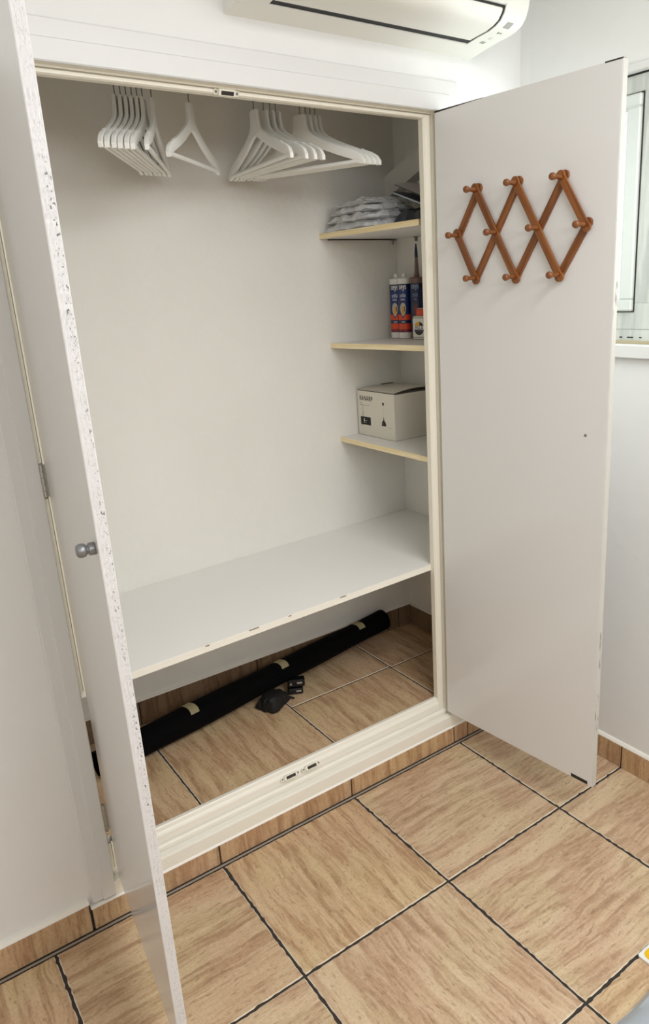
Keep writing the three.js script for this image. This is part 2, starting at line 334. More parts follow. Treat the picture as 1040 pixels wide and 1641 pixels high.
skirting('baseboard_alcove_back', 'brown baseboard tiles along the wardrobe back', AL.x0, AL.z0, AL.x1, AL.z0, AL.y0, 0.088, [0.36, 0.8, 1.24, 1.405, 1.462], 0.005, 0.012, M.skirtShaded);
skirting('baseboard_alcove_right', 'brown baseboard tiles along the wardrobe right side', AL.x1, AL.z0 + 0.013, AL.x1, -0.08, AL.y0, 0.084, [0.2], 0.005, 0.009, M.skirtShaded);
{ // sloping boxed beam in the upper right corner of the wardrobe
  const s = structure('trim_2', 'sloping boxed beam in the wardrobe corner');
  const P = (z, y) => [z, y], za = AL.z0, zb = -0.076, m = 0.355;
  part(s, 'boxing', prismX([P(za, 1.833), P(za, 1.908), P(zb, 1.908 + (zb - za) * m), P(zb, 1.833 + (zb - za) * m)], 1.128, AL.x1), M.alcove);
}

// ------------------------------------------------------------------ setting: wardrobe frame
{
  const t = structure('trim_1', 'white moulded frame around the wardrobe opening');
  // profile columns: offset at top, left, right, and z
  const casing = [[0.0795, 0.060, 0.064, -0.020], [0.0795, 0.060, 0.064, -0.0115], [0.076, 0.057, 0.060, -0.0085], [0.0445, 0.0345, 0.0315, -0.0085], [0.0415, 0.032, 0.0285, -0.0035], [0.0025, 0.002, 0.002, -0.0035], [0, 0, 0, -0.006], [0, 0, 0, -0.012]];
  const stop = [[0, 0, 0, -0.012], [0, 0, 0, -0.028], [-0.0035, -0.011, -0.014, -0.0285], [-0.0042, -0.012, -0.0155, -0.0385], [-0.0058, -0.0130, -0.0190, -0.0385], [-0.0064, -0.0135, -0.0205, -0.0330], [-0.0125, -0.019, -0.036, -0.0345], [-0.0151, -0.021, -0.040, -0.040], [-0.0151, -0.021, -0.040, -0.058], [0.02, 0.03, 0.03, -0.058]];
  const corner = (c) => ({ L: [FR.xl - c[1], FR.yt + c[0], c[3]], R: [FR.xr + c[2], FR.yt + c[0], c[3]] });
  const foot = (x, y, z) => [x, y, z];
  const CB = 0.0705;
  const top = (pr) => ruled([pr.map(c => corner(c).R), pr.map(c => corner(c).L)], false, 0.35);
  const left = (pr, yTop, yBot) => ruled([pr.map(c => yTop === null ? corner(c).L : [FR.xl - c[1], yTop, c[3]]), pr.map(c => foot(FR.xl - c[1], yBot, c[3]))], false, 0.35);
  const right = (pr, yBot) => ruled([pr.map(c => foot(FR.xr + c[2], yBot, c[3])), pr.map(c => corner(c).R)], false, 0.35);
  part(t, 'top_casing', top(casing), M.white);
  part(t, 'left_casing', left(casing, null, CB), M.white);
  part(t, 'right_casing', right(casing, CB), M.white);
  part(t, 'top_stop', top(stop), M.cream, null, 'cream painted door stop');
  part(t, 'left_stop', [left(stop, null, 0.638), left(stop, 0.205, 0.12)], M.cream, null, 'cream painted door stop with a missing piece');
  part(t, 'right_stop', right(stop, 0.12), M.cream, null, 'cream painted door stop');
  // bottom sill
  const sill = [[-0.020, CB - 0.01], [-0.020, CB - 0.006], [-0.0055, CB - 0.004], [-0.0028, CB], [-0.0028, 0.104], [-0.0042, 0.1075], [-0.0075, 0.1092], [-0.0215, 0.1108], [-0.0232, 0.1065], [-0.0255, 0.1065], [-0.0262, 0.1215], [-0.0285, 0.1245], [-0.0332, 0.1262], [-0.0342, 0.1225], [-0.0358, 0.1225], [-0.0364, 0.1485], [-0.0385, 0.1535], [-0.0425, 0.158], [-0.045, 0.167], [-0.0478, 0.1705], [-0.0575, 0.1705], [-0.0575, 0.06]];
  part(t, 'sill', prismX(sill, FR.xl - 0.002, FR.xr + 0.04, 0.35), M.sill, null, 'stepped cream sill');
  // magnetic catches
  const mag = (x, y, z, down, ang) => {
    const g = new THREE.Group();
    const caseG = [chamferBox(0.043, 0.0155, 0.015, 0.002), cylBetween([-0.0265, 0, 0.002], [-0.0265, 0, -0.003], 0.0062), cylBetween([0.0265, 0, 0.002], [0.0265, 0, -0.003], 0.0062)];
    const o = part(t, 'magnetic_catch', merge(caseG.map(a => metreUV(a))), M.cream, null, 'small magnetic catch with dark magnet');
    const mg = part(o, 'magnet', chamferBox(0.031, 0.0085, 0.004, 0.0006), M.darkMetal, [0, 0, 0.0068]);
    part(o, 'screw', cylBetween([-0.0265, 0, 0.0018], [-0.0265, 0, 0.0030], 0.0034, 0.003), M.steel);
    part(o, 'screw', cylBetween([0.0265, 0, 0.0018], [0.0265, 0, 0.0030], 0.0034, 0.003), M.steel);
    o.position.set(x, y, z); o.rotation.set(ang, 0, 0); return o;
  };
  mag(0.2575, 1.9755, -0.0335, true, 0.45);
  mag(0.256, 0.1475, -0.0325, false, -0.5);
  mag(0.329, 0.1475, -0.0325, false, -0.5);
}

// ------------------------------------------------------------------ wardrobe doors
const DW = 0.567, DT = 0.019, DB = 0.1265, DTOP = 1.984;
function hinge(parent, pos, ry) {
  const kn = []; for (let i = 0; i < 5; i++) kn.push(cylBetween([0, -0.036 + i * 0.0145, 0], [0, -0.036 + i * 0.0145 + 0.0135, 0], 0.0036, 0.0036, 12));
  const h = part(parent, 'hinge', merge([...kn, chamferBox(0.0105, 0.072, 0.0016, 0.0004).translate(0.0065, 0, -0.001), chamferBox(0.0105, 0.072, 0.0016, 0.0004).translate(-0.0065, 0, -0.001)].map(g => metreUV(g))), M.nickel, pos, 'nickel butt hinge');
  h.rotation.y = ry;
  part(h, 'hinge_pin', [cylBetween([0, 0.0365, 0], [0, 0.0395, 0], 0.0042, 0.003, 12), cylBetween([0, -0.0395, 0], [0, -0.0365, 0], 0.003, 0.0042, 12)].map(g => metreUV(g)), M.steel);
  return h;
}
{ // left leaf: local x runs from the hinge to the free edge, local z is the outer face's normal
  const d = structure('door_1', 'left wardrobe door, open, seen from its glossy outer face and chipped edge');
  const aL = 1.6744; d.position.set(-0.2721, 0, -0.0027); d.rotation.y = -aL;
  part(d, 'panel', span(0.003, DB, -DT + 0.0012, DW - 0.0012, DTOP, -0.0012, 0), M.door);
  part(d, 'face', span(0.003, DB, -0.0014, DW - 0.0006, DTOP, 0, 0.0006), M.door);
  const e = span(DW - 0.0012, DB, -DT, DW, DTOP, -0.0006, 0.0008), p = e.attributes.position, uv = e.attributes.uv;
  for (let i = 0; i < p.count; i++) uv.setXY(i, clamp(-p.getZ(i) / DT, 0.01, 0.99), (p.getY(i) - DB) / (DTOP - DB));
  part(d, 'edge_strip', e, M.chip, null, 'white painted edge with dark chipboard pits');
  part(d, 'inner_face', span(0.003, DB, -DT - 0.0001, DW - 0.0006, DTOP, -DT + 0.0014, 0.0006), M.door);
  const k = part(d, 'knob', lathe([[0, 0], [0.0092, 0], [0.0102, 0.0015], [0.0102, 0.0085], [0.0090, 0.0105], [0.0062, 0.0118], [0.0085, 0.0132], [0.0105, 0.0155], [0.0112, 0.0195], [0.0106, 0.0245], [0.0085, 0.0275], [0.005, 0.0287], [0, 0.029]]), std({ color: 0x8e8f90, metalness: 0.75, roughness: 0.4 }), [0.537, 1.167, 0], 'grey metal double-ball knob');
  k.rotation.x = Math.PI / 2;
  for (const y of [1.168, 0.302, 1.82]) hinge(d, [0.0005, y, 0.0068], Math.PI / 2);
}
const RD = new THREE.Group();
{ // right leaf: local x from hinge to free edge, local -z is the inner face's side
  const d = structure('door_2', 'right wardrobe door, open, showing its flat white inner face');
  const aR = 1.6555;                                   // swings from -x towards +z
  d.position.set(0.865, 0, -0.0095);
  d.rotation.y = -(Math.PI - aR);                      // local +x -> door direction; local +z -> inner face side (-x)
  part(d, 'panel', span(0.0, DB, -DT, DW - 0.001, DTOP, 0, 0.0008), M.door);
  part(d, 'edge_strip', span(DW - 0.001, DB, -DT, DW + 0.0002, DTOP, -0.0002, 0.0007), phys({ color: 0xffffff, roughness: 0.5, map: dataTex(32, 512, (u, v) => { const m = sstep(0.62, 0.74, fbm(u, v, 3, 60, 3, 231)) * sstep(0.45, 0.6, fbm(u, v, 1, 8, 2, 241)); return mixc([200, 197, 187], [140, 134, 122], m); }, true, [40, 0.55]) }), null, 'worn cream painted door edge');
  part(d, 'strike_plate', span(0.496, DB + 0.0015, -0.0004, 0.551, DB + 0.0125, 0.0007, 0.0004), M.darkMetal, null, 'dark steel strike plate at the bottom edge');
  part(d, 'strike_plate', span(0.522, DTOP - 0.002, -0.012, 0.5665, DTOP + 0.0012, 0.0006, 0.0004), M.darkMetal, null, 'dark steel strike plate at the top edge');
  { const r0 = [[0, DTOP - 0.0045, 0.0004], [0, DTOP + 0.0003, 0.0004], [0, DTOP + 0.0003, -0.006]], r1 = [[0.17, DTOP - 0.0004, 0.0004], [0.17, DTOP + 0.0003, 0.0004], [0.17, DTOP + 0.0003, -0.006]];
    part(d, 'edge_gap_shade', [ruled([r0, r1]), ruled([[...r0].reverse(), [...r1].reverse()])], std({ color: 0x5a4c3c, roughness: 0.9 }), null, 'dark tapered strip painted as the gap shade along the top edge'); }  // gap shade along the door top, painted as a tapered dark wedge
  part(d, 'screw_head', cylBetween([0.505, 1.148, -0.0005], [0.505, 1.148, 0.0012], 0.0042, 0.0036, 14), M.steel);
  const k = part(d, 'knob', lathe([[0, 0], [0.0092, 0], [0.0102, 0.0015], [0.0102, 0.0085], [0.0090, 0.0105], [0.0062, 0.0118], [0.0085, 0.0132], [0.0105, 0.0155], [0.0112, 0.0195], [0.0106, 0.0245], [0.0085, 0.0275], [0.005, 0.0287], [0, 0.029]]), M.nickel, [0.505, 1.148, -DT]);
  k.rotation.x = -Math.PI / 2;
  d.updateMatrixWorld(true);
  RD.position.copy(d.position); RD.rotation.copy(d.rotation); RD.updateMatrixWorld(true);
}

// ------------------------------------------------------------------ window in the right wall
{
  const w = structure('window_1', 'white weathered wooden window in the right wall');
  const x = XR + 0.016, X1 = XR + 0.07;
  const { z0, z1, y0, y1 } = WIN;
  const woodTex = dataTex(256, 256, (u, v) => {
    const g = fbm(u, v, 26, 3, 3, 601), m = fbm(u, v, 5, 4, 4, 611); let c = mixc([208, 211, 204], [186, 189, 183], sstep(0.35, 0.7, g));
    return mixc(c, [150, 138, 122], 0.8 * sstep(0.68, 0.8, m) * sstep(0.45, 0.7, g));
  }, true, [2, 2]);
  const wood = phys({ color: 0xffffff, map: woodTex, roughness: 0.5, bumpMap: paintBump, bumpScale: 0.0012 });
  part(w, 'window_frame', [span(x, y0 + 0.034, z0, X1, y0 + 0.105, z1), span(x - 0.004, y0, z0, X1, y0 + 0.0335, z1), span(x, y1 - 0.05, z0, X1, y1 - 0.004, z1), span(x, y0 + 0.105, z0, X1, y1 - 0.05, z0 + 0.045), span(x, y0 + 0.105, z1 - 0.045, X1, y1 - 0.05, z1), span(x, y0 + 0.105, 0.385, X1, y1 - 0.05, 0.475)], wood);
  const sash = (a, b) => {
    const s = part(w, 'sash', [span(x - 0.012, 1.437, a, x + 0.03, 1.468, b, 0.004), span(x - 0.012, 1.95, a, x + 0.03, 1.981, b, 0.004), span(x - 0.012, 1.468, a, x + 0.03, 1.95, a + 0.033, 0.004), span(x - 0.012, 1.468, b - 0.040, x + 0.03, 1.95, b, 0.004)], phys({ color: 0xd6dad5, roughness: 0.4, bumpMap: paintBump, bumpScale: 0.0006 }));
    part(s, 'pane', span(x + 0.008, 1.466, a + 0.031, x + 0.012, 1.952, b - 0.038, 0), M.glass);
  };
  sash(0.055, 0.3945); sash(0.468, 0.825);
  for (const [a, b] of [[0.055, 0.3945], [0.468, 0.825]]) part(w, 'sash_gap_shade', [span(x - 0.0012, 1.4335, a - 0.0035, x + 0.003, 1.4368, b + 0.0035, 0), span(x - 0.0012, 1.9812, a - 0.0035, x + 0.003, 1.9845, b + 0.0035, 0), span(x - 0.0012, 1.4368, b + 0.0002, x + 0.003, 1.9812, b + 0.0042, 0)], M.darkMetal, null, 'dark strip painted as the shade of the gap around the sash');  // solid dark strips stand in for the shaded gap round the sash
  part(w, 'top_gap_shade', span(x - 0.001, y1 - 0.0045, z0 + 0.002, x + 0.02, y1 - 0.0002, z1 - 0.002, 0), M.black, null, 'black strip painted as the shaded gap under the lintel');  // gap shade below the lintel, made as a solid black strip
  for (const [z, l] of [[0.362, 0.010], [0.392, 0.020], [0.425, 0.008]]) part(w, 'rot_hole', span(x - 0.0046, y0 + 0.011, z - l / 2, x - 0.0036, y0 + 0.0145, z + l / 2, 0.0004), M.black, null, 'dark rotted spot in the wood');
  part(w, 'window_sill', span(XR - 0.022, 1.311, 0.3, XR + 0.12, y0 - 0.004, z1 + 0.03, 0.003), M.white);
  part(w, 'sill_seal', span(XR + 0.001, y0 - 0.004, z0 + 0.002, XR + 0.02, y0 + 0.004, z1 - 0.002, 0.001), std({ color: 0xb4a888, roughness: 0.8 }), null, 'yellowed sealing strip');
  part(w, 'window_trim', span(XR - 0.006, y1 + 0.001, z0 - 0.02, XR + 0.004, y1 + 0.020, z1 + 0.02, 0.002), M.white);
}

// ------------------------------------------------------------------ air conditioner
{
  const t = thing('air_conditioner', 'white wall-mounted air conditioner above the wardrobe opening', 'air conditioner', [0.261, 2.127, ZW]);
  const L = 0.747, zo = -ZW;
  const full = [[0, 0], [0.05, 0.008], [0.108, 0.0155], [0.148, 0.0185], [0.172, 0.024], [0.190, 0.0315], [0.203, 0.045], [0.211, 0.062], [0.216, 0.085], [0.217, 0.24], [0.213, 0.268], [0.2, 0.28], [0, 0.28]];
  const ins = [[0, 0], [0.05, 0.008], [0.067, 0.0105], [0.068, 0.026], [0.160, 0.034], [0.196, 0.058], [0.2165, 0.0655], [0.2168, 0.085], [0.217, 0.24], [0.213, 0.268], [0.2, 0.28], [0, 0.28]];
  part(t, 'body', [prismX(full, 0, 0.075), prismX(ins, 0.075, 0.67), prismX(full, 0.67, L)], M.plastic);
  part(t, 'air_slot_shade', prismX([[0.0682, 0.0128], [0.108, 0.0185], [0.148, 0.0212], [0.172, 0.0268], [0.188, 0.0342], [0.2005, 0.0475], [0.2065, 0.0600], [0.2040, 0.0610], [0.186, 0.039], [0.170, 0.0305], [0.108, 0.0215], [0.0690, 0.0165]], 0.0752, 0.6698), M.black, null, 'black lining painted as the shade inside the air outlet');  // black lining just under the skin paints the shade of the outlet slot
  const fo = [[0.0895, 0.0128], [0.108, 0.0150], [0.148, 0.0180], [0.172, 0.0235], [0.190, 0.0310], [0.2025, 0.0445], [0.2058, 0.0515]], fi = [...fo].reverse().map(([z, y]) => [z - 0.002, y + 0.0045]);
  part(t, 'flap', prismX([...fo, ...fi], 0.0785, 0.6605), M.plastic, null, 'curved swing flap');
  part(t, 'front_panel', prismX([[0.2115, 0.0645], [0.2178, 0.087], [0.2188, 0.24], [0.2168, 0.24], [0.2158, 0.087], [0.2095, 0.0655]], 0.003, L - 0.003), M.plastic);
  // control strip at the right end of the underside: pieces laid on the curved skin
  const skin = (s) => { let acc = 0; for (let i = 0; i + 1 < full.length; i++) { const [a, b] = [full[i], full[i + 1]], l = Math.hypot(b[0] - a[0], b[1] - a[1]); if (s <= acc + l) { const k = (s - acc) / l; return { z: a[0] + (b[0] - a[0]) * k, y: a[1] + (b[1] - a[1]) * k, a: Math.atan2(b[1] - a[1], b[0] - a[0]) }; } acc += l; } };
  const onSkin = (name, x, s, w, d, m, label) => { const q = skin(s), o = part(t, name, chamferBox(w, 0.0012, d, 0.0003), m, [x, q.y, q.z], label); o.rotation.x = -q.a; return o; };
  onSkin('display', 0.7055, 0.184, 0.022, 0.020, M.steel, 'small grey display window');
  onSkin('indicator', 0.7015, 0.152, 0.006, 0.007, M.steel); onSkin('indicator', 0.7105, 0.152, 0.005, 0.005, M.steel);
  onSkin('button', 0.7075, 0.118, 0.010, 0.012, phys({ color: 0xd8d6cc, roughness: 0.4 }), 'pale round button');
  for (let i = 0; i < 3; i++) onSkin('symbol', 0.699 + i * 0.0055, 0.092, 0.003, 0.012, M.steel);
}

// ------------------------------------------------------------------ shelves
function cornerShelf(label, y0, y1, x0, x1) {   // sloping slightly up towards the front
  const t = thing('shelf', label, 'shelf', [0, 0, 0], 'small corner shelves on the right');
  const th = 0.0165, zb = AL.z0 + 0.001, zf = -0.0765;
  const P = (x, z) => [x, z], board = [];
  const yAt = z => y0 + (y1 - y0) * (z - zb) / (zf - zb);
  const slab = (xa, xb, lift, thk, z0, z1, xa1 = xa, xb1 = xb) => {
    const c = (x, y, z) => [x, y, z];
    const A = [c(xa, yAt(z0) + lift, z0), c(xb, yAt(z0) + lift, z0), c(xb1, yAt(z1) + lift, z1), c(xa1, yAt(z1) + lift, z1)];
    const B = A.map(p => [p[0], p[1] - thk, p[2]]);
    const pos = []; const q = (a, b, e, f) => pos.push(...a, ...b, ...e, ...a, ...e, ...f);
    q(A[3], A[2], A[1], A[0]); q(B[0], B[1], B[2], B[3]); for (let i = 0; i < 4; i++) { const j = (i + 1) % 4; q(A[i], A[j], B[j], B[i]); }
    const g = new THREE.BufferGeometry(); g.setAttribute('position', new THREE.Float32BufferAttribute(pos, 3)); g.computeVertexNormals(); return metreUV(g);
  };
  part(t, 'board', slab(x0 + 0.004, AL.x1 - 0.001, 0, th, zb, zf - 0.002, x1 + 0.004, AL.x1 - 0.001), M.melamine);
  part(t, 'edge_lipping', slab(x0, x0 + 0.0038, 0.0004, th + 0.0006, zb, zf, x1, x1 + 0.0038), M.lip, null, 'yellow pine edge strip');
  part(t, 'front_lipping', slab(x1 + 0.0042, AL.x1 - 0.002, 0.0004, th + 0.0006, zf - 0.002, zf), std({ color: 0xb9a98a, roughness: 0.6 }), null, 'darker front edge');  // front strip in a darker tone than the side lipping
  return t;
}
{
  const a = cornerShelf('topmost small shelf with yellow pine edge, under the plastic bags', 1.717, 1.7165, 0.838, 0.853);
  part(a, 'bracket', [span(1.150, 1.680, AL.z0 + 0.001, 1.156, 1.708, AL.z0 + 0.006), span(1.140, 1.6945, AL.z0 + 0.001, 1.166, 1.6985, AL.z0 + 0.010)], M.steel, null, 'small corner bracket');
  part(a, 'bracket', [span(1.162, 1.684, -0.47, AL.x1 - 0.0005, 1.700, -0.463), span(1.160, 1.6955, -0.473, AL.x1 - 0.0005, 1.6995, -0.46)], M.steel, null, 'small side bracket');
  part(a, 'back_gap_shade', span(0.87, 1.6965, AL.z0 + 0.0005, 1.165, 1.6998, AL.z0 + 0.006, 0.0005), M.darkMetal, null, 'thin dark strip painted as the shade where shelf meets wall');  // shade of the joint between shelf and wall, painted as a strip
}
cornerShelf('middle small shelf with yellow pine edge, under the sealant cartridges', 1.3505, 1.357, 0.856, 0.868);
cornerShelf('lowest small shelf with yellow pine edge, under the cardboard box', 1.0085, 1.0095, 0.8745, 0.868);
{
  const t = thing('wide_shelf', 'wide white low shelf with worn front edge across the wardrobe', 'shelf');
  const g = span(-0.355, -0.019, AL.z0 + 0.0015, AL.x1 - 0.001, 0, -0.0585, 0.0008), tilt = 0.0245;
  const bd = part(t, 'board', g, M.melamine);
  const ed = part(t, 'front_edge', span(-0.355, -0.0192, -0.0585, AL.x1 - 0.05, 0.0003, -0.0560, 0.0006), M.sill, null, 'worn cream front edge');
  for (const o of [bd, ed]) { o.geometry.translate(-AL.x1, 0, 0).rotateZ(tilt).translate(AL.x1, 0.6655, 0); }
  // chips and scratches along the worn edge: real dents of bare board
  for (const [x, w] of [[0.06, 0.012], [0.20, 0.03], [0.5, 0.022], [0.315, 0.01]]) { const c = part(t, 'chip', chamferBox(w, 0.0035, 0.0012, 0.0005), std({ color: 0x8d7f6a, roughness: 0.9 }), [x, 0.6655 - (AL.x1 - x) * tilt - 0.001, -0.0558]); c.rotation.z = tilt; }
  part(t, 'wall_batten', span(1.146, 0.610, -0.5, AL.x1 - 0.0005, 0.6455, -0.0766), M.lip, null, 'pine batten under the right end');
}

// ------------------------------------------------------------------ clothes rail and hangers
const RAIL = { y: 2.086, z: -0.31 };
{
  const t = thing('clothes_rail', 'metal clothes rail hidden behind the top of the frame, carrying the hangers', 'rail');
  part(t, 'rod', cylBetween([AL.x0 + 0.002, RAIL.y - 0.014, RAIL.z], [AL.x1 - 0.002, RAIL.y - 0.014, RAIL.z], 0.0125), M.nickel);
  for (const x of [AL.x0 + 0.006, AL.x1 - 0.006]) part(t, 'rail_end', cylBetween([x - 0.005, RAIL.y - 0.014, RAIL.z], [x + 0.005, RAIL.y - 0.014, RAIL.z], 0.022), M.nickel);
}
function hangerProto() {
  const g = new THREE.Group();
  const sh = new THREE.Shape();
  const right = [[0.0175, -0.076], [0.0195, -0.079], [0.0205, -0.098], [0.026, -0.118], [0.040, -0.131], [0.075, -0.149], [0.115, -0.166], [0.150, -0.180], [0.1535, -0.1785], [0.157, -0.1815], [0.182, -0.191], [0.198, -0.201], [0.207, -0.214], [0.2065, -0.223], [0.196, -0.2225], [0.186, -0.2165], [0.170, -0.208], [0.12, -0.190], [0.07, -0.170], [0.035, -0.152], [0.012, -0.141], [0, -0.1385]];
  sh.moveTo(0, -0.0755); for (const p of right) sh.lineTo(...p); for (const p of [...right].reverse().slice(1)) sh.lineTo(-p[0], p[1]);
  let body = new THREE.ExtrudeGeometry(sh, { depth: 0.0050, bevelEnabled: true, bevelThickness: 0.0015, bevelSize: 0.0020, bevelSegments: 2, curveSegments: 4 }); body.translate(0, 0, -0.0025);
  body = body.index ? body.toNonIndexed() : body;
  const p = body.attributes.position;                       // contoured: the ends sweep forward and swell
  for (let i = 0; i < p.count; i++) { const x = p.getX(i), k = clamp((Math.abs(x) - 0.03) / 0.18); p.setZ(i, p.getZ(i) * (1 + 0.3 * sstep(0.72, 0.95, k)) ); }
  body = toCreasedNormals(body, 0.6);
  part(g, 'shoulder', metreUV(body), M.hanger);
  part(g, 'bar', new THREE.CylinderGeometry(0.0055, 0.0055, 0.386, 10).rotateZ(Math.PI / 2).translate(0, -0.2155, 0), M.hanger);
  const pts = []; for (let a = -20; a <= 200; a += 20) pts.push([0.0165 * Math.cos(a * Math.PI / 180), -0.0135 + 0.0165 * Math.sin(a * Math.PI / 180), 0]);
  part(g, 'hook', tube([...pts.slice(0, -2).reverse().map(q => q), [0.013, -0.026, 0], [0.004, -0.038, 0], [0, -0.048, 0], [0, -0.079, 0]], 0.0015, 36, 6), M.steel, null, 'thin metal wire hook');
  return g;
}
const HP = hangerProto();
function hang(x, deg, label, group, s = 1, dy = 0) {
  const h = HP.clone(); h.name = numbered('clothes_hanger'); scene.add(h);
  h.position.set(x, RAIL.y + 0.0005 + dy, RAIL.z); h.rotation.y = deg * Math.PI / 180; h.scale.set(s, 1, 1);
  h.userData = { label, category: 'hanger' }; if (group) h.userData.group = group; return h;
}
const ord = ['leftmost', 'second from the left', 'third from the left', 'fourth from the left', 'fifth from the left', 'sixth from the left', 'rightmost'];
const gx = [0.097, 0.1115, 0.1255, 0.1395, 0.153, 0.1665, 0.190], ga = [58, 58, 58.5, 58.5, 59, 59, 61.5];
gx.forEach((x, i) => hang(x, ga[i], `white wooden hanger, ${ord[i]} of the tight bunch of seven on the left`, 'bunch of seven hangers on the left'));
hang(0.2885, 43.5, 'white hanger hanging alone between the two larger bunches', null, 0.8);
const ord4 = ['leftmost', 'second from the left', 'third from the left', 'rightmost'];
[[0.476, 86], [0.506, 90], [0.526, 92], [0.544, 94]].forEach(([x, a], i) => hang(x, a, `white wooden hanger, ${ord4[i]} of the middle bunch of four`, 'bunch of four hangers in the middle'));
[[0.622, 113], [0.641, 113.5], [0.657, 114], [0.673, 114.5]].forEach(([x, a], i) => hang(x, a, `white wooden hanger, ${ord4[i]} of the right bunch of four near the shelves`, 'bunch of four hangers on the right'));

// ------------------------------------------------------------------ peg rack on the right door
{
  const t = thing('peg_rack', 'expanding lattice coat rack of brown varnished wood with ten pegs on the white door', 'coat rack');
  t.position.copy(RD.position); t.rotation.copy(RD.rotation);
  const J = { m1: [0.0885, 1.6595], t1: [0.1555, 1.767], t2: [0.288, 1.767], t3: [0.424, 1.763], m2: [0.2228, 1.6565], m3: [0.3565, 1.6555], m4: [0.492, 1.6515], b1: [0.1505, 1.545], b2: [0.2865, 1.5425], b3: [0.4205, 1.542] };
  const slat = (a, b, z) => {
    const dx = b[0] - a[0], dy = b[1] - a[1], L = Math.hypot(dx, dy), w = 0.0086, e = 0.0145, sh = new THREE.Shape();
    const arc = (cx, from) => { for (let i = 0; i <= 10; i++) { const q = from + Math.PI * i / 10; sh.lineTo(cx + Math.cos(q) * 0.0108, Math.sin(q) * 0.0108); } };
    sh.moveTo(0.004, -w); sh.lineTo(L - 0.004, -w); arc(L + e - 0.0085, -Math.PI / 2); sh.lineTo(L - 0.004, w); sh.lineTo(0.004, w); arc(-e + 0.0085, Math.PI / 2); sh.lineTo(0.004, -w);
    let g = new THREE.ExtrudeGeometry(sh, { depth: 0.0052, bevelEnabled: true, bevelThickness: 0.0009, bevelSize: 0.0009, bevelSegments: 2, curveSegments: 6 });
    g = metreUV(g); const uv = g.attributes.uv, o = rnd(); for (let i = 0; i < uv.count; i++) uv.setXY(i, uv.getX(i) + o, uv.getY(i) + o * 3);
    g.rotateZ(Math.atan2(dy, dx)).translate(a[0], a[1], z); part(t, 'slat', g, M.pine);
  };
  const back = 0.0012, front = 0.0083;
  for (const [a, b] of [['m1', 't1'], ['b3', 'm4']]) slat(J[a], J[b], back);
  for (const [a, b] of [['b1', 't2'], ['b2', 't3']]) slat(J[a], J[b], back);
  for (const [a, b] of [['m1', 'b1'], ['t3', 'm4']]) slat(J[a], J[b], front);
  for (const [a, b] of [['t1', 'b2'], ['t2', 'b3']]) slat(J[a], J[b], front);
  const pg = lathe([[0, 0], [0.0062, 0], [0.0058, 0.006], [0.0048, 0.016], [0.0050, 0.024], [0.0072, 0.0285], [0.0086, 0.032], [0.0088, 0.0355], [0.0078, 0.039], [0.004, 0.0408], [0, 0.041]], 18);
  for (const k of Object.keys(J)) { const p = part(t, 'peg', pg, M.pine, [J[k][0], J[k][1], 0.0146]); p.rotation.x = Math.PI / 2; }
}

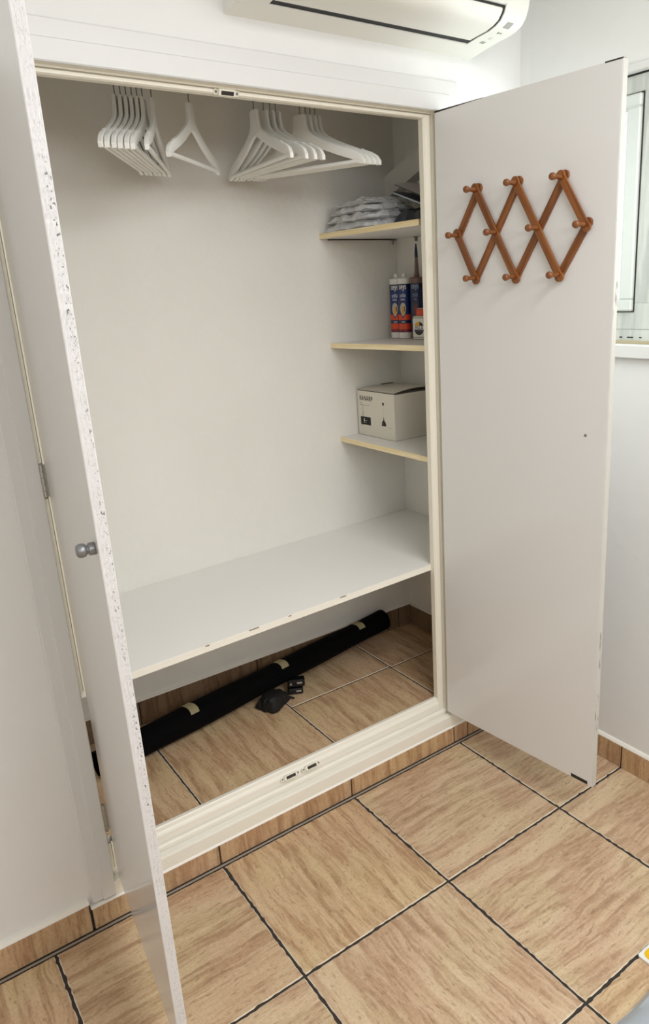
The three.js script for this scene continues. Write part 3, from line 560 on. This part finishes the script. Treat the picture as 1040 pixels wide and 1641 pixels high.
// ------------------------------------------------------------------ things on the small shelves
{ // pendant lamp carton
  const t = thing('cardboard_box', 'off-white printed cardboard box on the lowest small shelf', 'box', [0.9545, 1.0095, -0.3565]);
  const D = 0.222, W = 0.205, H = 0.164;
  const board = phys({ color: 0xe0dacb, roughness: 0.7, bumpMap: paintBump, bumpScale: 0.0002 });
  const print = canvasTex(1024, 760, (c, w, h) => {
    c.fillStyle = '#e0dacb'; c.fillRect(0, 0, w, h); c.fillStyle = '#1d1b1a';
    c.font = 'bold 92px sans-serif'; c.save(); c.translate(62, 158); c.scale(1.05, 1.2); c.fillText('RANARP', 0, 0); c.restore();
    c.fillStyle = '#5a5650'; c.fillRect(75, 205, 40, 8); c.fillRect(75, 235, 260, 5); c.fillRect(330, 215, 4, 22);
    c.strokeStyle = '#4a4641'; c.lineWidth = 5; c.beginPath(); c.moveTo(150, 240); c.lineTo(150, 360); c.stroke(); c.beginPath(); c.moveTo(150, 345); c.lineTo(120, 405); c.lineTo(180, 405); c.closePath(); c.stroke(); c.beginPath(); c.arc(150, 415, 16, 0, Math.PI); c.stroke();
    c.fillStyle = '#15171a'; c.fillRect(75, 440, 290, 140); c.fillStyle = '#bdb8aa'; c.fillRect(160, 470, 34, 60); c.fillRect(205, 500, 50, 12); c.fillRect(150, 540, 90, 7); c.fillStyle = '#5a5650'; c.fillRect(80, 592, 60, 8);
    c.strokeStyle = '#cfc8b8'; c.lineWidth = 4; c.beginPath(); c.arc(735, 175, 82, 0, 7); c.stroke(); c.beginPath(); c.arc(735, 500, 112, 0, 7); c.stroke();
    c.fillStyle = '#1c1a19'; c.beginPath(); c.moveTo(700, 150); c.lineTo(765, 150); c.lineTo(742, 205); c.lineTo(724, 205); c.closePath(); c.fill();
    c.fillStyle = '#b9b2a2'; c.fillRect(732, 205, 4, 215);
    c.fillStyle = '#1c1a19'; c.beginPath(); c.moveTo(727, 400); c.lineTo(741, 400); c.lineTo(748, 450); c.quadraticCurveTo(796, 480, 796, 545); c.lineTo(672, 545); c.quadraticCurveTo(672, 480, 720, 450); c.closePath(); c.fill(); c.fillStyle = '#c9b98e'; c.fillRect(700, 500, 12, 26); c.fillStyle = '#8d867a'; c.fillRect(860, 560, 100, 5);
  });
  part(t, 'carton', chamferBox(W, H, D, 0.0012).translate(W / 2, H / 2, -D / 2), board);
  const f = part(t, 'printed_side', (() => { const g = new THREE.PlaneGeometry(D - 0.003, H - 0.003); return g.rotateY(-Math.PI / 2).translate(-0.0004, H / 2, -D / 2); })(), phys({ color: 0xffffff, map: print, roughness: 0.7 }), null, 'printed side with the lamp drawing');
  // lid flaps bulge upward, shade of the front gap painted as a black strip
  const rows = []; for (let i = 0; i <= 8; i++) { const u = i / 8, r = []; for (let j = 0; j <= 6; j++) { const v = j / 6; r.push([u * W, H + 0.0008 + 0.016 * Math.sin(Math.PI * clamp(u * 0.9 + 0.05)) * (0.35 + 0.65 * v * (1.25 - 0.6 * v)) - 0.0005, -D + v * D]); } rows.push(r); }
  part(t, 'lid_flap', [ruled(rows), ruled(rows.map(r => r.map(p => [p[0], p[1] + 0.002, p[2]]).reverse()))], board, null, 'bulging top flap');
  part(t, 'gap', span(0.004, H - 0.004, -0.0035, W - 0.002, H + 0.001, -0.0006, 0.0003), M.black, null, 'black strip painted as the shaded slit under the flap');  // solid strip in black paints the shade of the slit
  part(t, 'hand_hole', chamferBox(0.055, 0.0012, 0.016, 0.0004), M.black, [0.10, H + 0.0175, -0.165], 'dark hand slot');
}
function cartridgeLabel(dark) {
  return canvasTex(1024, 1024, (c, w, h) => {
    const cx = w / 2;
    c.fillStyle = dark ? '#0c1c44' : '#0f2a66'; c.fillRect(0, 0, w, h);
    c.fillStyle = dark ? '#07122c' : '#0a1a44'; c.fillRect(0, 0, w, 120);
    c.textAlign = 'center'; c.fillStyle = dark ? '#8fa0c0' : '#f2f2ee'; c.font = 'bold 150px sans-serif'; c.save(); c.translate(cx, 112); c.scale(1.75, 1); c.fillText('ceys', 0, 0); c.restore();
    c.fillStyle = dark ? '#7f8fb4' : '#e8ecf4'; c.save(); c.translate(cx, 0); c.scale(1.75, 1); c.font = '110px sans-serif'; c.fillText(dark ? 'total' : 'unita', 0, 275); c.font = '64px sans-serif'; c.fillText(dark ? 'teja' : 'baños', 0, 345); c.restore();
    c.fillStyle = dark ? '#102040' : '#e2491b'; c.fillRect(0, 640, w, 384);
    c.save(); c.translate(cx, 0); c.scale(1.75, 1); c.translate(-cx, 0);
    c.fillStyle = '#0d1530'; c.beginPath(); c.moveTo(cx - 150, 520); c.arc(cx, 520, 150, Math.PI, 0); c.quadraticCurveTo(cx + 130, 650, cx, 720); c.quadraticCurveTo(cx - 130, 650, cx - 150, 520); c.fill();
    c.fillStyle = dark ? '#3c2b38' : '#b9b3a6'; c.beginPath(); c.arc(cx, 520, 128, Math.PI, 0); c.quadraticCurveTo(cx + 110, 630, cx, 690); c.quadraticCurveTo(cx - 110, 630, cx - 128, 520); c.fill();
    c.fillStyle = dark ? '#7a2a2a' : '#e0a02c'; c.beginPath(); c.ellipse(cx + 8, 560, 55, 90, 0.2, 0, 7); c.fill(); c.fillStyle = dark ? '#592022' : '#5c4a3a'; c.fillRect(cx + 50, 470, 40, 110); c.restore();
    c.fillStyle = dark ? '#1b4766' : '#15214c'; c.fillRect(0, 760, w, 74); c.fillStyle = dark ? '#6f95a8' : '#c9d3e6'; c.font = 'bold 56px sans-serif'; c.fillText(dark ? 'silicona' : 'h sanitario', cx, 818);
    c.fillStyle = dark ? '#1a2038' : '#7d2436'; c.fillRect(0, 960, w, 64);
  });
}
function cartridge(label, pos, capped, turn, group) {
  const t = thing('sealant_cartridge', label, 'sealant tube', pos, group);
  const bodyM = phys({ color: capped ? 0x6d5448 : 0xe9e6de, roughness: 0.35 });
  part(t, 'tube', lathe([[0, 0.003], [0.0225, 0.003], [0.0235, 0], [0.0248, 0.001], [0.025, 0.004], [0.025, 0.204], [0.0243, 0.207], [0.021, 0.2085], [0.009, 0.2095], [0.0085, 0.222], [0.007, 0.224], [0, 0.224]], 36), bodyM, null, capped ? 'brown tube' : 'white tube');
  const lg = new THREE.CylinderGeometry(0.0253, 0.0253, 0.166, 48, 1, true).translate(0, 0.022 + 0.083, 0);
  const uv = lg.attributes.uv; for (let i = 0; i < uv.count; i++) uv.setX(i, (uv.getX(i) * 3.0) % 3 - 1.0);
  const tex = cartridgeLabel(capped); tex.wrapS = THREE.RepeatWrapping;
  const l = part(t, 'label', lg, phys({ color: 0xffffff, map: tex, roughness: 0.3 }), null, capped ? 'dark blue printed label' : 'blue and orange printed label'); l.rotation.y = turn;
  if (capped) {
    part(t, 'nozzle', lathe([[0.0105, 0.209], [0.0102, 0.216], [0.0082, 0.218], [0.0052, 0.275], [0.0045, 0.283], [0, 0.283]], 24), bodyM, null, 'brown nozzle');
    part(t, 'nozzle_cap', lathe([[0.0052, 0.272], [0.0058, 0.273], [0.0052, 0.29], [0.0022, 0.318], [0, 0.319]], 20), phys({ color: 0x141c45, roughness: 0.4 }), null, 'navy nozzle cap');
  }
}
const yS2 = 1.3525;
cartridge('leftmost white sealant cartridge with blue and orange label', [1.104, yS2, -0.508], false, 2.12, 'sealant cartridges');
cartridge('second white sealant cartridge, between the leftmost one and the brown one', [1.098, yS2 + 0.0005, -0.4545], false, 2.12, 'sealant cartridges');
cartridge('brown sealant cartridge with a long nozzle and navy cap', [1.112, yS2 + 0.0008, -0.402], true, 2.12, 'sealant cartridges');
{
  const t = thing('paint_can', 'small square tin with orange cap and white label beside the cartridges', 'tin', [1.083, yS2 + 0.0022, -0.330]);
  t.rotation.y = 0.12;
  const lab = canvasTex(512, 640, (c, w, h) => {
    c.fillStyle = '#e9e5da'; c.fillRect(0, 0, w, h); c.fillStyle = '#a8a39a'; c.fillRect(0, 0, w, 26);
    c.fillStyle = '#141418'; c.beginPath(); c.arc(256, 330, 205, 0, 7); c.fill();
    c.fillStyle = '#e8b21c'; c.beginPath(); c.moveTo(256, 330); c.arc(256, 330, 205, Math.PI * 1.05, Math.PI * 1.55); c.closePath(); c.fill();
    c.fillStyle = '#f2efe6'; c.fillRect(20, 250, w - 40, 120); c.fillStyle = '#121216'; c.textAlign = 'center'; c.font = 'bold 150px sans-serif'; c.fillText('HILA', 256, 362);
    c.fillStyle = '#6a3a78'; c.fillRect(90, 405, 330, 18); c.fillStyle = '#e9e5da'; c.fillRect(0, 560, w, 80);
    c.fillStyle = '#1a1a20'; c.fillRect(0, 590, w, 14);
  });
  part(t, 'can', chamferBox(0.062, 0.078, 0.062, 0.004).translate(0, 0.0392, 0), phys({ color: 0xddd8cc, roughness: 0.35 }));
  part(t, 'label', new THREE.PlaneGeometry(0.056, 0.070).rotateY(-Math.PI / 2).translate(-0.0313, 0.0385, 0), phys({ color: 0xffffff, map: lab, roughness: 0.4 }), null, 'white label with yellow and black disc');
  part(t, 'label', new THREE.PlaneGeometry(0.056, 0.070).translate(0, 0.0385, 0.0313), phys({ color: 0xffffff, map: lab, roughness: 0.4 }), null, 'white label with yellow and black disc');
  part(t, 'cap', [lathe([[0, 0.079], [0.027, 0.079], [0.029, 0.081], [0.029, 0.099], [0.027, 0.1015], [0, 0.1015]], 32)], phys({ color: 0xd9471f, roughness: 0.4 }), null, 'orange screw cap');
  part(t, 'cap_rim', lathe([[0.0245, 0.1012], [0.0265, 0.1016], [0.026, 0.1035], [0.0235, 0.1045], [0, 0.1042]], 32), phys({ color: 0xb9b2a4, roughness: 0.4 }));
}
// plastic-wrapped packets and folders on the top shelf
function pillow(w, d, h, amp, s, nx = 22, nz = 22, fold = 1) {   // a flat wrinkled bag, its bottom at y = 0
  const top = [], bot = [], N = (a, b, k) => fbm(a, b, 5, 5, 3, s + k) - 0.5;
  for (let i = 0; i <= nx; i++) {
    const a = [], b = [], u = i / nx;
    for (let j = 0; j <= nz; j++) {
      const v = j / nz, e = Math.pow(Math.max(0, 1 - Math.pow(Math.abs(2 * u - 1), 5)) * Math.max(0, 1 - Math.pow(Math.abs(2 * v - 1), 5)), 0.5);
      const rip = (fbm(u, v, 6, 3, 3, s) - 0.5) * amp * 2 + (Math.abs(fbm(u, v, 12, 8, 2, s + 5) - 0.5)) * amp * fold;
      const x = (u - 0.5) * w + N(u, v, 9) * 0.018, z = (v - 0.5) * d + N(u, v, 19) * 0.018;
      a.push([x, h * 0.12 + h * 0.88 * e + rip * (0.5 + 0.5 * e), z]); b.push([x, h * 0.1 * (1 - e) + 0.0002 + Math.max(0, rip) * 0.3 * (1 - e), z]);
    }
    top.push(a); bot.push(b.reverse());
  }
  return merge([ruled(top, false, 0.5), ruled(bot, false, 0.5)]);
}
const film = phys({ color: 0xfbfbfa, roughness: 0.12, transmission: 0.35, thickness: 0, ior: 1.45, specularIntensity: 1 });
const paper = std({ color: 0xe6e3dd, roughness: 0.7 });
const navy = phys({ color: 0x1d2833, roughness: 0.5 });
const yS1 = 1.7172;
function packet(label, x, y, z, w, d, h, turn, s, inner, group) {
  const t = thing('plastic_packet', label, 'packet', [x, y, z], group); t.rotation.y = turn;
  part(t, 'contents', pillow(w * 0.86, d * 0.86, h * 0.72, 0.002, s + 50, 10, 10).translate(0, h * 0.08, 0), inner, null, inner === navy ? 'dark navy folded contents' : 'pale folded contents');
  part(t, 'film', pillow(w, d, h, 0.012, s, 34, 34, 2.0), film, null, 'crumpled clear plastic film');
  return t;
}
packet('bottom clear plastic packet of the pile, lying on the topmost small shelf', 0.952, yS1, -0.435, 0.195, 0.27, 0.026, 0.05, 700, paper);
packet('second clear plastic packet from the bottom of the pile on the topmost small shelf', 0.945, yS1 + 0.0255, -0.43, 0.19, 0.25, 0.024, -0.06, 740, paper);
packet('third clear plastic packet from the bottom, just under the uppermost one', 0.955, yS1 + 0.050, -0.43, 0.18, 0.24, 0.022, 0.1, 760, paper);
packet('uppermost clear plastic packet of the pile, with grey contents showing', 0.950, yS1 + 0.0725, -0.435, 0.175, 0.22, 0.018, 0.02, 780, std({ color: 0x7d838a, roughness: 0.6 }));
{
  const n = thing('plastic_packet', 'dark navy plastic packet at the front of the topmost shelf beside the door frame', 'packet', [1.035, yS1, -0.198]);
  part(n, 'wrapper', pillow(0.215, 0.19, 0.046, 0.009, 820, 30, 26, 1.6), phys({ color: 0x222c37, roughness: 0.3, clearcoat: 0.6, clearcoatRoughness: 0.15 }));
}
{
  const t = thing('folder', 'dark navy folder lying slanted on the plastic packets', 'folder', [1.035, yS1 + 0.066, -0.225]); t.rotation.set(0.30, -0.12, 0.0);
  part(t, 'cover', chamferBox(0.16, 0.0016, 0.22, 0.0005).translate(0, 0.007, 0), navy);
  part(t, 'cover', chamferBox(0.16, 0.0016, 0.22, 0.0005), navy);
  part(t, 'sheets', chamferBox(0.156, 0.005, 0.216, 0.0005).translate(-0.0035, 0.0035, 0.003), std({ color: 0xc3cbd2, roughness: 0.7 }), null, 'pale sheets');
  const b = thing('booklet', 'thin pale booklet tilted on top of the navy folder', 'booklet', [1.040, yS1 + 0.090, -0.235]); b.rotation.set(0.34, -0.05, -0.03);
  const rows = []; for (let i = 0; i <= 10; i++) { const u = i / 10, r = []; for (let j = 0; j <= 2; j++) r.push([(u - 0.5) * 0.15, 0.010 * Math.sin(u * Math.PI), (j / 2 - 0.5) * 0.20]); rows.push(r); }
  part(b, 'cover', [ruled(rows.map(r => r.map(p => [p[0], p[1] + 0.003, p[2]]).reverse())), ruled(rows)], std({ color: 0xd6cfcd, roughness: 0.5 }));
  part(b, 'pages', [ruled(rows.map(r => r.map(p => [p[0] * 0.98, p[1] + 0.0022, p[2] * 0.98]).reverse())), ruled(rows.map(r => r.map(p => [p[0] * 0.98, p[1] + 0.0006, p[2] * 0.98])))], std({ color: 0x55504c, roughness: 0.6 }));
}

// ------------------------------------------------------------------ things on the wardrobe floor
{
  const A = V(-0.20, AL.y0 + 0.042, -0.385), B = V(0.985, 0.252, -0.525), d = B.clone().sub(A), L = d.length(), R = 0.0425;
  const t = thing('rolled_mat', 'long black rolled mat held by three tape bands under the wide shelf', 'rolled mat', [A.x, A.y, A.z]);
  t.quaternion.setFromUnitVectors(V(1, 0, 0), d.clone().normalize());
  const rad = s => R * (1 + 0.05 * Math.sin(s * 5.1) - 0.03 * Math.sin(s * 13));
  const spiral = [], n = 60; const turns = 2.6;
  const rows = []; for (let i = 0; i <= 48; i++) { const s = L * i / 48, r = []; for (let k = 0; k < n; k++) { const a = k / n * Math.PI * 2; const q = rad(s) + (k < 3 ? 0.0012 * (1 - k / 3) : 0); r.push([s, Math.cos(a) * q, Math.sin(a) * q]); } rows.push(r); }
  part(t, 'outer_layer', ruled(rows.map(r => [...r].reverse()), true, 1.0), M.roll);
  const endSp = (x, s) => { const g = []; const a = [], b = []; for (let i = 0; i <= 90; i++) { const th = i / 90 * turns * 2 * Math.PI, q = rad(x) - 0.0015 - (rad(x) - 0.014) * i / 90; a.push([x, Math.cos(th) * q, Math.sin(th) * q]); b.push([x - s * 0.05, Math.cos(th) * q, Math.sin(th) * q]); } return ruled([a, b], false, 1.2); };
  part(t, 'inner_layer', endSp(L - 0.001, 1), M.roll);
  part(t, 'inner_layer', endSp(0.001, -1), M.roll);
  for (const s of [0.318, 0.683, 1.055]) {
    const rws = []; for (let i = 0; i <= 18; i++) { const a = -0.9 + i / 18 * 1.75, r = []; for (let k = 0; k <= 3; k++) r.push([s + (k / 3 - 0.5) * 0.030 + 0.004 * Math.sin(a * 3), Math.cos(a) * (rad(s) + 0.0012), Math.sin(a) * (rad(s) + 0.0012)]); rws.push(r); }
    part(t, 'tape', [ruled(rws.map(r => [...r].reverse())), ruled(rws)], M.tape, null, 'cream masking tape band');
  }
}
{
  const t = thing('black_pouch', 'small crumpled black pouch on the tiles under the rolled mat', 'pouch', [0.398, AL.y0, -0.387]); t.rotation.y = 0.5;
  part(t, 'bag', pillow(0.10, 0.082, 0.050, 0.005, 900, 20, 20, 0.6), M.black);
  part(t, 'strap', tube([[-0.03, 0.036, 0.0], [0.01, 0.044, 0.012], [0.045, 0.018, 0.036], [0.062, 0.004, 0.046]], 0.0035, 20, 6), M.black);
}
{
  const t = thing('black_clamp', 'small black plastic clamp with two shiny blocks beside the black pouch', 'clamp', [0.508, AL.y0, -0.414]); t.rotation.y = -0.5; t.scale.setScalar(1.18);
  part(t, 'block', chamferBox(0.052, 0.024, 0.03, 0.004).translate(0, 0.034, 0.0), M.blackGloss);
  part(t, 'block', chamferBox(0.046, 0.02, 0.028, 0.004).translate(-0.004, 0.0102, 0.006), M.blackGloss);
  part(t, 'bridge', chamferBox(0.02, 0.03, 0.02, 0.003).translate(0.004, 0.023, -0.016), M.black);
  part(t, 'clip', chamferBox(0.016, 0.006, 0.002, 0.0008).translate(0.010, 0.037, 0.0156), M.nickel, null, 'bright metal clip');
  part(t, 'clip', chamferBox(0.016, 0.005, 0.002, 0.0008).translate(0.006, 0.0125, 0.0206), M.nickel, null, 'bright metal clip');
  part(t, 'screw', cylBetween([-0.016, 0.035, 0.0148], [-0.016, 0.035, 0.017], 0.004), M.nickel);
}

// ------------------------------------------------------------------ things cut off by the frame at the bottom right
{
  const t = thing('grey_bag', 'pale grey shiny plastic bag at the bottom right corner on the tiles', 'bag', [0.62, 0.0, 1.178]); t.rotation.y = 0.02;
  part(t, 'bag', pillow(0.78, 0.42, 0.035, 0.010, 940, 44, 30, 1.0), phys({ color: 0xaeb6bc, roughness: 0.3 }));
  const y = thing('yellow_packet', 'white packet with a yellow rounded print on the tiles at the right', 'packet', [0.637, 0.0002, 0.902]);
  const rect = (x0, z0, x1, z1, r) => { const h = new THREE.Shape(); h.moveTo(x0 + r, -z0); h.lineTo(x1 - r, -z0); h.quadraticCurveTo(x1, -z0, x1, -z0 - r); h.lineTo(x1, -z1 + r); h.quadraticCurveTo(x1, -z1, x1 - r, -z1); h.lineTo(x0 + r, -z1); h.quadraticCurveTo(x0, -z1, x0, -z1 + r); h.lineTo(x0, -z0 - r); h.quadraticCurveTo(x0, -z0, x0 + r, -z0); return h; };
  const ext = (h, d, b) => metreUV(new THREE.ExtrudeGeometry(h, { depth: d, bevelEnabled: true, bevelSize: b, bevelThickness: b, bevelSegments: 2, curveSegments: 8 }).rotateX(-Math.PI / 2).translate(0, b, 0));
  part(y, 'wrapper', ext(rect(0.001, 0.001, 0.15, 0.11, 0.006), 0.004, 0.001), phys({ color: 0xe9e8e0, roughness: 0.4 }));
  part(y, 'yellow_print', ext(rect(0.009, 0.007, 0.142, 0.104, 0.016), 0.0008, 0.0005).translate(0, 0.0055, 0), phys({ color: 0xe5b800, roughness: 0.4 }), null, 'yellow rounded panel');
}

scene.traverse(o => { if (o.userData) delete o.userData.__n; if (o.isMesh) { o.castShadow = true; o.receiveShadow = true; } });
renderer.render(scene, camera);
